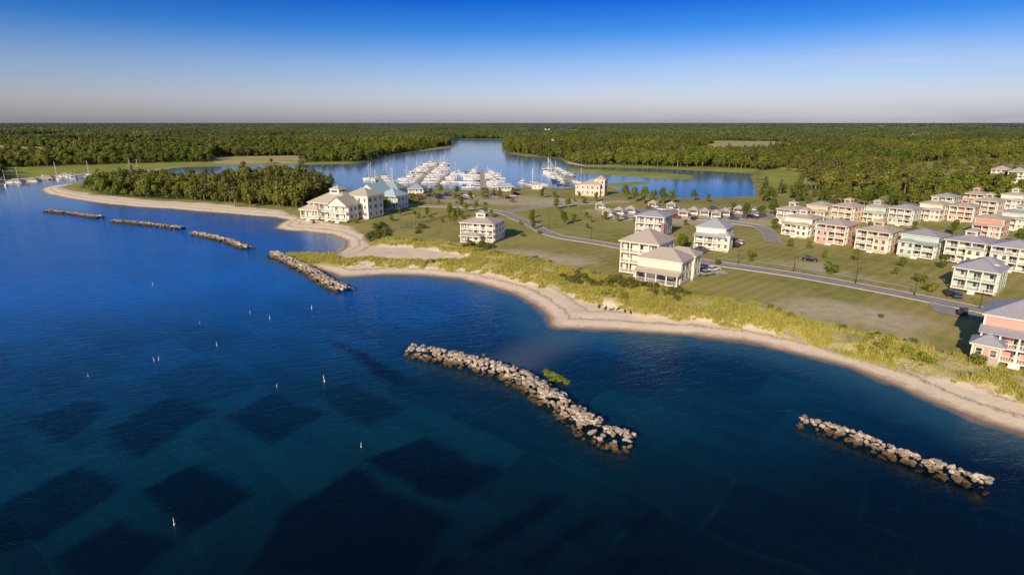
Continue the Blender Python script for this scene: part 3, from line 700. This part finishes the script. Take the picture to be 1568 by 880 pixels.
house('harbor_house',822,289,5,[dict(x=0,y=0,w=8,d=6,st=1,pitch=.6)],WH,R3,sc=.8)
for u,v in [(50,276),(74,273),(25,278),(100,270)]:
    house('boathouse',u,v,10,[dict(x=0,y=0,w=12,d=9,st=1,pitch=.5,fh=3.2)],WH,(.4,.36,.33),z=.8,sc=.8)
for u,v in [(470,203),(835,201),(845,224),(1398,213),(235,207),(495,201)]:
    house('farmhouse',u,v,12,[dict(x=0,y=0,w=16,d=9,st=2,roof='gable',pitch=.7),dict(x=22,y=8,w=24,d=11,st=1,fh=4,roof='gable',pitch=.6)],WH,R1)
def pavilion_mesh():
    b=B()
    b.box('floor',0,0,-.4,4.4,4.4,.55)
    for sx in(-1,1):
        for sy in(-1,1): b.box('posts',sx*1.9,sy*1.9,.15,.25,.25,2.3)
    b.box('wall',0,1.9,.15,3.5,.12,2.2);b.box('beam',0,0,2.45,4.4,4.4,.25);b.hip('roof',0,0,2.702,4.3,4.3,.45,.5)
    return b.joined('pavilion',dict(floor=M_CONC,posts=M_TRIM,wall=M_TRIM,beam=M_TRIM,roof=roofmat(R2)))
PV=pavilion_mesh()
for u,v in [(931,331),(948,329),(966,327),(1046,332),(1062,329),(1078,331),(1096,334),(1110,331),(920,320),(1000,318),(1028,320),(1131,327)]:
    x,y=P(u,v,2);put('pavilion',PV,x,y,hz(x,y)+.1,random.uniform(-.6,-.3))
# ---------------------------------------------------------------- boats
def hull(b,L,W,H):
    n=9;prof=[]
    for i in range(n):
        t=i/(n-1);hw=W/2*(.86+.14*math.sin(t*2.2))*(1-max(0,(t-.45)/.55)**2.2) ;hw=max(hw,.03)
        sheer=H*(1+.35*t*t);prof.append([(-L/2+L*t,-hw*.55,-.35),(-L/2+L*t+(.04*L*t),-hw,sheer*.45),(-L/2+L*t+(.07*L*t),-hw,sheer),(-L/2+L*t+(.07*L*t),hw,sheer),(-L/2+L*t+(.04*L*t),hw,sheer*.45),(-L/2+L*t,hw*.55,-.35)])
    vs=[p for r in prof for p in r];k=6
    fs=[]
    for i in range(n-1):
        for j in range(k):
            a=i*k+j;c=i*k+(j+1)%k;fs.append((a,a+k,c+k,c))
    fs.append(tuple(range(k)));fs.append(tuple(range((n-1)*k,n*k))[::-1])
    b.add('hull',vs,fs)
def yacht(L=12,kind='motor',hm=M_HULL):
    b=B();W=L*.3;hull(b,L,W,1.3)
    if kind=='motor':
        b.box('cabin',-L*.02,0,1.35,L*.46,W*.72,1.3,.86,.86);b.box('glass',-L*.02,0,1.75,L*.445,W*.715,.6,.95,.95)
        b.box('cabin',-L*.08,0,2.65,L*.34,W*.66,.16);b.box('cabin',-L*.03,0,2.8,L*.16,W*.45,.6,.8,.9)
        for s in(-1,1):
            b.cyl('steel',(-L*.16,s*W*.25,2.8),(-L*.13,s*W*.25,4.1),.05,.05,6)
            b.cyl('steel',(L*.05,s*W*.25,2.8),(L*.0,s*W*.25,4.1),.05,.05,6)
            b.cyl('steel',(-L*.4,s*W*.44,2.1),(L*.44,s*.12,2.5),.03,.03,5)
            b.cyl('steel',(-L*.2,s*W*.3,2.6),(-L*.34,s*W*.6,8.5),.05,.03,5)
        b.box('canvas',-L*.07,0,4.1,L*.22,W*.6,.12);b.cyl('steel',(-L*.1,0,4.2),(-L*.1,0,6.8),.07,.04,6)
        b.box('cockpit',-L*.37,0,1.31,L*.2,W*.7,.06)
    elif kind=='sail':
        b.box('cabin',L*.02,0,1.35,L*.38,W*.5,.5,.9,.8);b.box('glass',L*.02,0,1.5,L*.34,W*.5,.2,.95,.95)
        b.cyl('steel',(L*.08,0,1.3),(L*.08,0,L*1.25),.13,.09,8);b.cyl('canvas',(L*.08,0,2.4),(-L*.33,0,2.5),.22,.16,8)
        b.cyl('steel',(L*.52,0,1.7),(L*.08,0,L*1.18),.03,.03,4);b.cyl('steel',(-L*.48,0,1.4),(L*.08,0,L*1.18),.03,.03,4)
    else:
        b.box('cabin',L*.02,0,1.2,L*.14,W*.4,.9);b.box('glass',L*.1,0,1.9,.1,W*.42,.5)
        for s in(-1,1):b.cyl('steel',(0,s*W*.22,1.3),(0,s*W*.22,3.2),.04,.04,6)
        b.box('canvas',0,0,3.2,L*.26,W*.62,.1);b.box('motor',-L*.52,0,.4,.5,.5,1.3,.8,.8)
    return b.joined(kind+'_boat',dict(hull=hm,cabin=M_HULL,glass=M_GLASS,steel=M_TRIM,canvas=M_NAVY if kind!='motor' else M_TRIM,cockpit=M_DECK,motor=M_DARK))
YB=[('motor_yacht',yacht(13)),('motor_yacht',yacht(16)),('motor_yacht',yacht(12,hm=M_NAVY)),('sailboat',yacht(11,'sail')),('motorboat',yacht(8,'center'))]
def dock(a,b_,w=2.2,gap=5.2,fill=.7,boats=(0,1,2,3,4),name='dock',fing=6.5,sc=1,sides=(-1,1)):
    a=np.array(a);c=np.array(b_);Ls=np.linalg.norm(c-a);t=(c-a)/Ls;ang=math.atan2(t[1],t[0]);b=B()
    b.box('deck',Ls/2,0,.75,Ls,w,.25)
    n=int(Ls/gap)
    for i in range(n+1):
        for s in(-1,1): b.cyl('piles',(i*gap,s*w*.55,-2),(i*gap,s*w*.55,2.2),.2,.18,7)
    for i in range(0,n+1):
        for s in sides: b.box('fingers',i*gap,s*(w/2+fing/2),.7,.9,fing,.2);b.cyl('piles',(i*gap,s*(w/2+fing),-2),(i*gap,s*(w/2+fing),2.6),.2,.18,7)
    b.assembly(name,dict(deck=M_DECK,piles=M_WOOD,fingers=M_DECK),(a[0],a[1],0),ang)
    nrm=np.array([-t[1],t[0]])
    for i in range(n):
        for s in sides:
            if random.random()>fill: continue
            k=random.choice(boats);nm,me=YB[k];s2=sc*random.uniform(.75,1.05);hl=(13,16,12,11,8)[k]/2*s2
            q=a+t*(i+.5+random.uniform(-.12,.12))*gap+nrm*s*(w/2+hl+random.uniform(.5,1.6))
            if land(np.array([q[0]]),np.array([q[1]]))[0]>-1: continue
            put(nm,me,q[0],q[1],0,ang+s*math.pi/2+(math.pi if random.random()<.3 else 0)+random.gauss(0,.04),s2)
dock(P(636,284),P(672,250),boats=(0,1,0,2,3,4),gap=9,fill=.72,w=3)
dock(P(667,285),P(690,264),boats=(0,4,3),gap=10,fill=.5,sides=(-1,))
dock(P(740,289),P(738,264),boats=(0,1,4,2),gap=8.5,fill=.8,w=3)
dock(P(878,284),P(845,258),boats=(3,3,2,4),gap=9,fill=.65)
dock(P(800,284),P(834,282),boats=(4,0,3),gap=9,fill=.6)
dock(P(590,289),P(578,270),boats=(4,3),gap=9,fill=.4)
dock(P(430,270),P(470,269),boats=(4,0),gap=9,fill=.4)
for u0,u1,v0 in [(-60,10,279),(0,60,283),(60,118,275),(120,165,271),(170,215,268)]:
    dock(P(u0,v0+1),P(u1,v0-2),boats=(3,0,4,3,1),gap=8,fill=.8,sides=(-1,1))
PILE=B();PILE.cyl('pile',(0,0,-2),(0,0,2.6),.22,.18,7);PILE=PILE.joined('mooring_pile',dict(pile=M_WOOD))
for i in range(14):
    x,y=P(590+i*13,243-i*1.3);put('mooring_pile',PILE,x,y,0)
# ---------------------------------------------------------------- cars
def car_mesh(col):
    b=B();W=1.85
    def prism(part,prof,w,tw=1):
        n=len(prof);vs=[(x,-w/2*(tw if z>1 else 1),z) for x,z in prof]+[(x,w/2*(tw if z>1 else 1),z) for x,z in prof]
        b.add(part,vs,[tuple(range(n)),tuple(range(n,2*n))[::-1]]+[((i+1)%n,i,n+i,n+(i+1)%n) for i in range(n)])
    prism('body',[(-2.3,.4),(2.3,.35),(2.32,.7),(2.15,.88),(1.15,.98),(-2.2,1.0),(-2.32,.8)],W)
    prism('glass',[(-2.0,.97),(1.15,.95),(.4,1.48),(-1.6,1.5)],W*.93,.84)
    prism('body',[(-1.62,1.48),(.42,1.47),(.3,1.56),(-1.5,1.58)],W*.8)
    for x in(-1.45,1.4):
        for s in(-1,1):
            b.cyl('tyres',(x,s*.78,.34),(x,s*.95,.34),.34,.34,14);b.cyl('rims',(x,s*.95,.34),(x,s*.965,.34),.2,.18,10)
    for s in(-1,1): b.box('lamps',2.3,s*.65,.62,.06,.35,.14);b.box('tail',-2.31,s*.68,.72,.06,.3,.16)
    return b.joined('parked_car',dict(body=simple('car_paint',col,.25,.04),glass=M_GLASS,tyres=M_DARK,rims=M_STEEL,lamps=M_TRIM,tail=simple('tail_lamp_red',(.4,.02,.02),.3)))
CARS=[car_mesh(c) for c in [(.02,.02,.025),(.75,.75,.75),(.05,.08,.16),(.35,.36,.38),(.28,.03,.03)]]
for u,v,a,k in [(1076,416,.5,0),(1083,421,.5,3),(1092,415,.6,1),(1068,388,-.8,0),(1075,385,-.8,2),(1453,452,1.2,0),(1463,455,1.2,2),(1474,481,.9,0),(1240,400,-.5,0),(1135,374,1,1),(1128,378,1,0)]+[(random.uniform(940,1170),random.uniform(320,338),random.choice([.9,-.7]),random.randrange(5)) for i in range(26)]+[(random.uniform(620,790),random.uniform(298,306),.2,random.randrange(5)) for i in range(22)]:
    x,y=P(u,v,2);put('parked_car',CARS[k],x,y,hz(x,y)+.14,a)
# ---------------------------------------------------------------- lone trees
LT=[tree_mesh('yard_tree_a',51,6,2.3,900,.24),tree_mesh('yard_tree_b',52,7,2.7,1000,.26),tree_mesh('yard_tree_c',53,5,2.0,700,.24),tree_mesh('yard_bush',54,2.6,2.0,600,.2,'bush',M_LEAF)]
trees=[(800,362,.6,3),(817,351,.7,0),(826,358,.6,3),(655,330,.7,0),(640,334,.7,2),(690,329,.6,2),(702,334,.8,0),(612,330,.7,0),(600,338,.7,2),(870,318,.8,1),(851,321,.9,1),(912,309,.9,0),(895,312,.7,2),(958,306,1.3,1),(972,309,1.2,1),(985,312,1.4,1),(1000,313,1.3,0),(1015,312,1.3,1),(1028,311,1.1,1),(1141,336,1.1,1),(1122,326,.9,0),(1150,394,.9,3),(1150,400,.6,3),(1271,418,1.3,3),(1276,415,1.0,3),(1408,432,1.0,3),(1424,446,1.0,3),(1183,330,1.1,1),(1166,334,1.0,0),(1187,350,1,2),(1062,306,.9,1),(1085,309,.8,0),(740,305,.8,0),(720,302,.8,2),(765,303,.8,1),(700,298,.8,1),(830,303,.9,0),(850,302,.8,2),(785,300,.8,1),(660,300,.8,0),(675,296,.8,1),(1100,345,.6,0),(1050,345,.6,2),(900,350,.5,2),(945,340,.6,0),(880,340,.6,0),(860,330,.7,2),(1210,378,.7,2),(1310,400,.7,0),(1380,408,.7,2),(1445,412,.8,0),(1110,366,.9,0),(1042,384,.9,1),(1050,378,.7,0),(985,378,.8,3),(935,436,.9,3),(925,441,1,3),(1100,405,.7,3),(1180,470,.5,3),(1350,485,.4,3),(1500,560,.9,3),(1490,555,.6,3),(545,340,.9,3),(480,340,.6,3),(590,323,1.,1),(630,312,.9,0),(612,308,.9,1),(1460,360,.9,1),(1400,356,.8,0),(1560,375,.9,1),(1330,356,.8,0),(1240,380,.6,2),(1262,395,.5,0),(1370,420,.5,2),(1470,430,.6,0)]
for i in range(70):
    u=random.uniform(1180,1600);v=random.uniform(297,318);trees.append((u,v,random.uniform(.9,1.5),random.choice([0,1,2])))
for i in range(44):
    u=random.uniform(620,930);v=random.uniform(296,345);trees.append((u,v,random.uniform(.4,.9),random.choice([0,1,2,3])))
for u,v,s,k in trees:
    x,y=P(u,v,2)
    put('yard_tree' if k!=3 else 'shrub',LT[k],x,y,hz(x,y),random.uniform(0,6.28),s)
for i in range(40):
    t=random.random();u=355+145*t;v=random.uniform(300,316);x,y=P(u,v,2);k=random.choice([0,2,2,4,1])
    put('pine_tree' if k in(3,4) else 'broadleaf_tree',T[k],x,y,hz(x,y),random.uniform(0,6.28),random.uniform(.55,.85)+.2*t)
# ---------------------------------------------------------------- fence, lamps, markers, kayaks
def fence(pts):
    b=B();pts=smooth(PL(pts,2),4)
    for (x0,y0),(x1,y1) in zip(pts[:-1],pts[1:]):
        L_=math.hypot(x1-x0,y1-y0);n=max(1,int(L_/1.5))
        z0,z1=hz(x0,y0),hz(x1,y1)
        for i in range(n):
            t=i/n;b.cyl('posts',(x0+(x1-x0)*t,y0+(y1-y0)*t,z0-.4),(x0+(x1-x0)*t,y0+(y1-y0)*t,z0+(z1-z0)*t+1.5),.18,.17,6)
        for h in(.5,1.2): b.cyl('rails',(x0,y0,z0+h),(x1,y1,z1+h),.1,.1,5)
    b.assembly('wooden_fence',dict(posts=M_WOOD,rails=M_WOOD),(0,0,0),0)
fence([(588,352),(620,347),(650,341),(690,331),(712,325)])
fence([(700,305),(760,305),(800,303)])
def lamp_mesh():
    b=B();b.cyl('pole',(0,0,-.2),(0,0,4.6),.09,.06,8);b.cyl('pole',(0,0,0),(0,0,.5),.18,.12,8)
    b.box('arm',.35,0,4.5,.8,.07,.07);b.cyl('head',(.7,0,4.25),(.7,0,4.5),.24,.1,8);b.cyl('head',(0,0,4.6),(0,0,4.8),.1,.02,8)
    return b.joined('street_lamp',dict(pole=M_DARK,arm=M_DARK,head=M_DARK))
LM=lamp_mesh()
for u,v in [(1130,408),(1215,419),(1310,437),(1400,455),(1500,475),(840,353),(905,370),(1105,340),(1000,332),(720,318),(660,316)]:
    x,y=P(u,v-3,2);put('street_lamp',LM,x,y,hz(x,y),random.uniform(-1,0))
def stake():
    b=B();b.cyl('pole',(0,0,-1.5),(.06,0,1.15),.05,.045,8);b.cyl('float',(0,0,-.15),(.01,0,.2),.13,.11,10);b.cyl('cap',(.05,0,.95),(.062,0,1.18),.07,.07,8)
    return b.joined('channel_stake',dict(pole=M_TRIM,float=M_TRIM,cap=simple('orange_band',(.7,.2,.05),.5)))
SK=stake()
for u,v,s in [(497,584,1.1),(424,592,.6),(553,684,.7),(267,803,.8),(332,529,.75),(236,552,.7),(243,551,.7),(135,576,.5),(413,488,.8),(383,479,.6),(477,473,.9),(306,495,.45),(234,436,.7)]:
    x,y=P(u,v);o=put('channel_stake',SK,x,y,0,random.uniform(0,6),s);o.rotation_euler[0]=random.uniform(-.12,.12)
def kayak(col):
    b=B();n=11;vs=[];k=8
    for i in range(n):
        t=i/(n-1);w=.34*math.sin(math.pi*min(max(t,.03),.97))**.6;z=.18+.12*(2*t-1)**2
        for j in range(k):
            a=2*math.pi*j/k;vs.append((-1.6+3.2*t,math.cos(a)*w,z+math.sin(a)*.17))
    b.add('shell',vs,[(i*k+j,(i+1)*k+j,(i+1)*k+(j+1)%k,i*k+(j+1)%k) for i in range(n-1) for j in range(k)]+[tuple(range(k)),tuple(range((n-1)*k,n*k))])
    b.box('seat',-.2,0,.3,.8,.42,.06);return b.joined('kayak',dict(shell=simple('kayak_plastic',col,.5,.15),seat=M_DARK))
KY=[kayak(c) for c in[(.40,.10,.07),(.06,.22,.34),(.50,.40,.14),(.08,.28,.20)]]
for i,(u,v) in enumerate([(917,468),(927,470),(936,472),(948,471),(957,474),(966,476)]):
    x,y=P(u,v,1.7);put('kayak',KY[i%4],x,y,hz(x,y)+.02,random.uniform(.5,1.4),.9)
# ---------------------------------------------------------------- camera, light, sky
cam=bpy.data.cameras.new('camera');co=bpy.data.objects.new('camera',cam);scene.collection.objects.link(co)
co.location=(0,0,CH);co.rotation_euler=(math.pi/2-PT,0,0);cam.sensor_width=36;cam.lens=F_/1568*36;cam.clip_start=1;cam.clip_end=90000
scene.camera=co
EL=math.radians(24);AZ=math.radians(207)   # compass bearing of the sun, +Y = north
sd=Vector((math.sin(AZ)*math.cos(EL),math.cos(AZ)*math.cos(EL),math.sin(EL)))
sl=bpy.data.lights.new('sun','SUN');sl.energy=5;sl.angle=math.radians(.5);sl.color=(1,.81,.54)
so=bpy.data.objects.new('sun',sl);so.rotation_euler=sd.to_track_quat('Z','Y').to_euler();scene.collection.objects.link(so)
w=bpy.data.worlds.new('World');scene.world=w;w.use_nodes=True;nt=w.node_tree
bg=nt.nodes['Background'];bg.inputs[1].default_value=.15
sk=N(nt,'ShaderNodeTexSky');sk.sky_type='NISHITA';sk.sun_disc=False;sk.sun_elevation=EL;sk.sun_rotation=AZ;sk.altitude=50;sk.air_density=1;sk.dust_density=1;sk.ozone_density=2
tc=N(nt,'ShaderNodeTexCoord').outputs['Generated'];sp=N(nt,'ShaderNodeSeparateXYZ');nt.links.new(tc,sp.inputs[0])
cr=N(nt,'ShaderNodeValToRGB');e=cr.color_ramp;e.elements[0].position=0;e.elements[0].color=(.70,.68,1,1)
e.elements[1].position=1;e.elements[1].color=(.5,.62,.75,1)
for p_,c_ in [(.035,(.68,.66,.93)),(.085,(.44,.53,.84)),(.135,(.10,.33,.76)),(.185,(.006,.17,.66)),(.4,(.04,.18,.48)),(.6,(.3,.42,.62))]:
    q=e.elements.new(p_);q.color=c_+(1,)
nt.links.new(sp.outputs[2],cr.inputs[0])
c=mixc(nt,1.0,sk.outputs[0],cr.outputs[0],'MULTIPLY')
mp=N(nt,'ShaderNodeMapping');mp.inputs['Scale'].default_value=(2,2,26);nt.links.new(tc,mp.inputs[0])
cn=noise(nt,mp.outputs[0],1.3,6,.6,.4)
cf=mth(nt,'MULTIPLY',mr(nt,cn,.45,.72,0,.5),mr(nt,sp.outputs[2],.02,.14,1,0))
cf=mth(nt,'MULTIPLY',cf,mr(nt,sp.outputs[0],-.1,.5))
c=mixc(nt,cf,c,(4.7,4.4,4.8))
nt.links.new(c,bg.inputs[0])
scene.view_settings.view_transform='Standard';scene.view_settings.look='None';scene.view_settings.exposure=0;scene.view_settings.gamma=1
print('DONE verts',len(X),'water',len(WX))
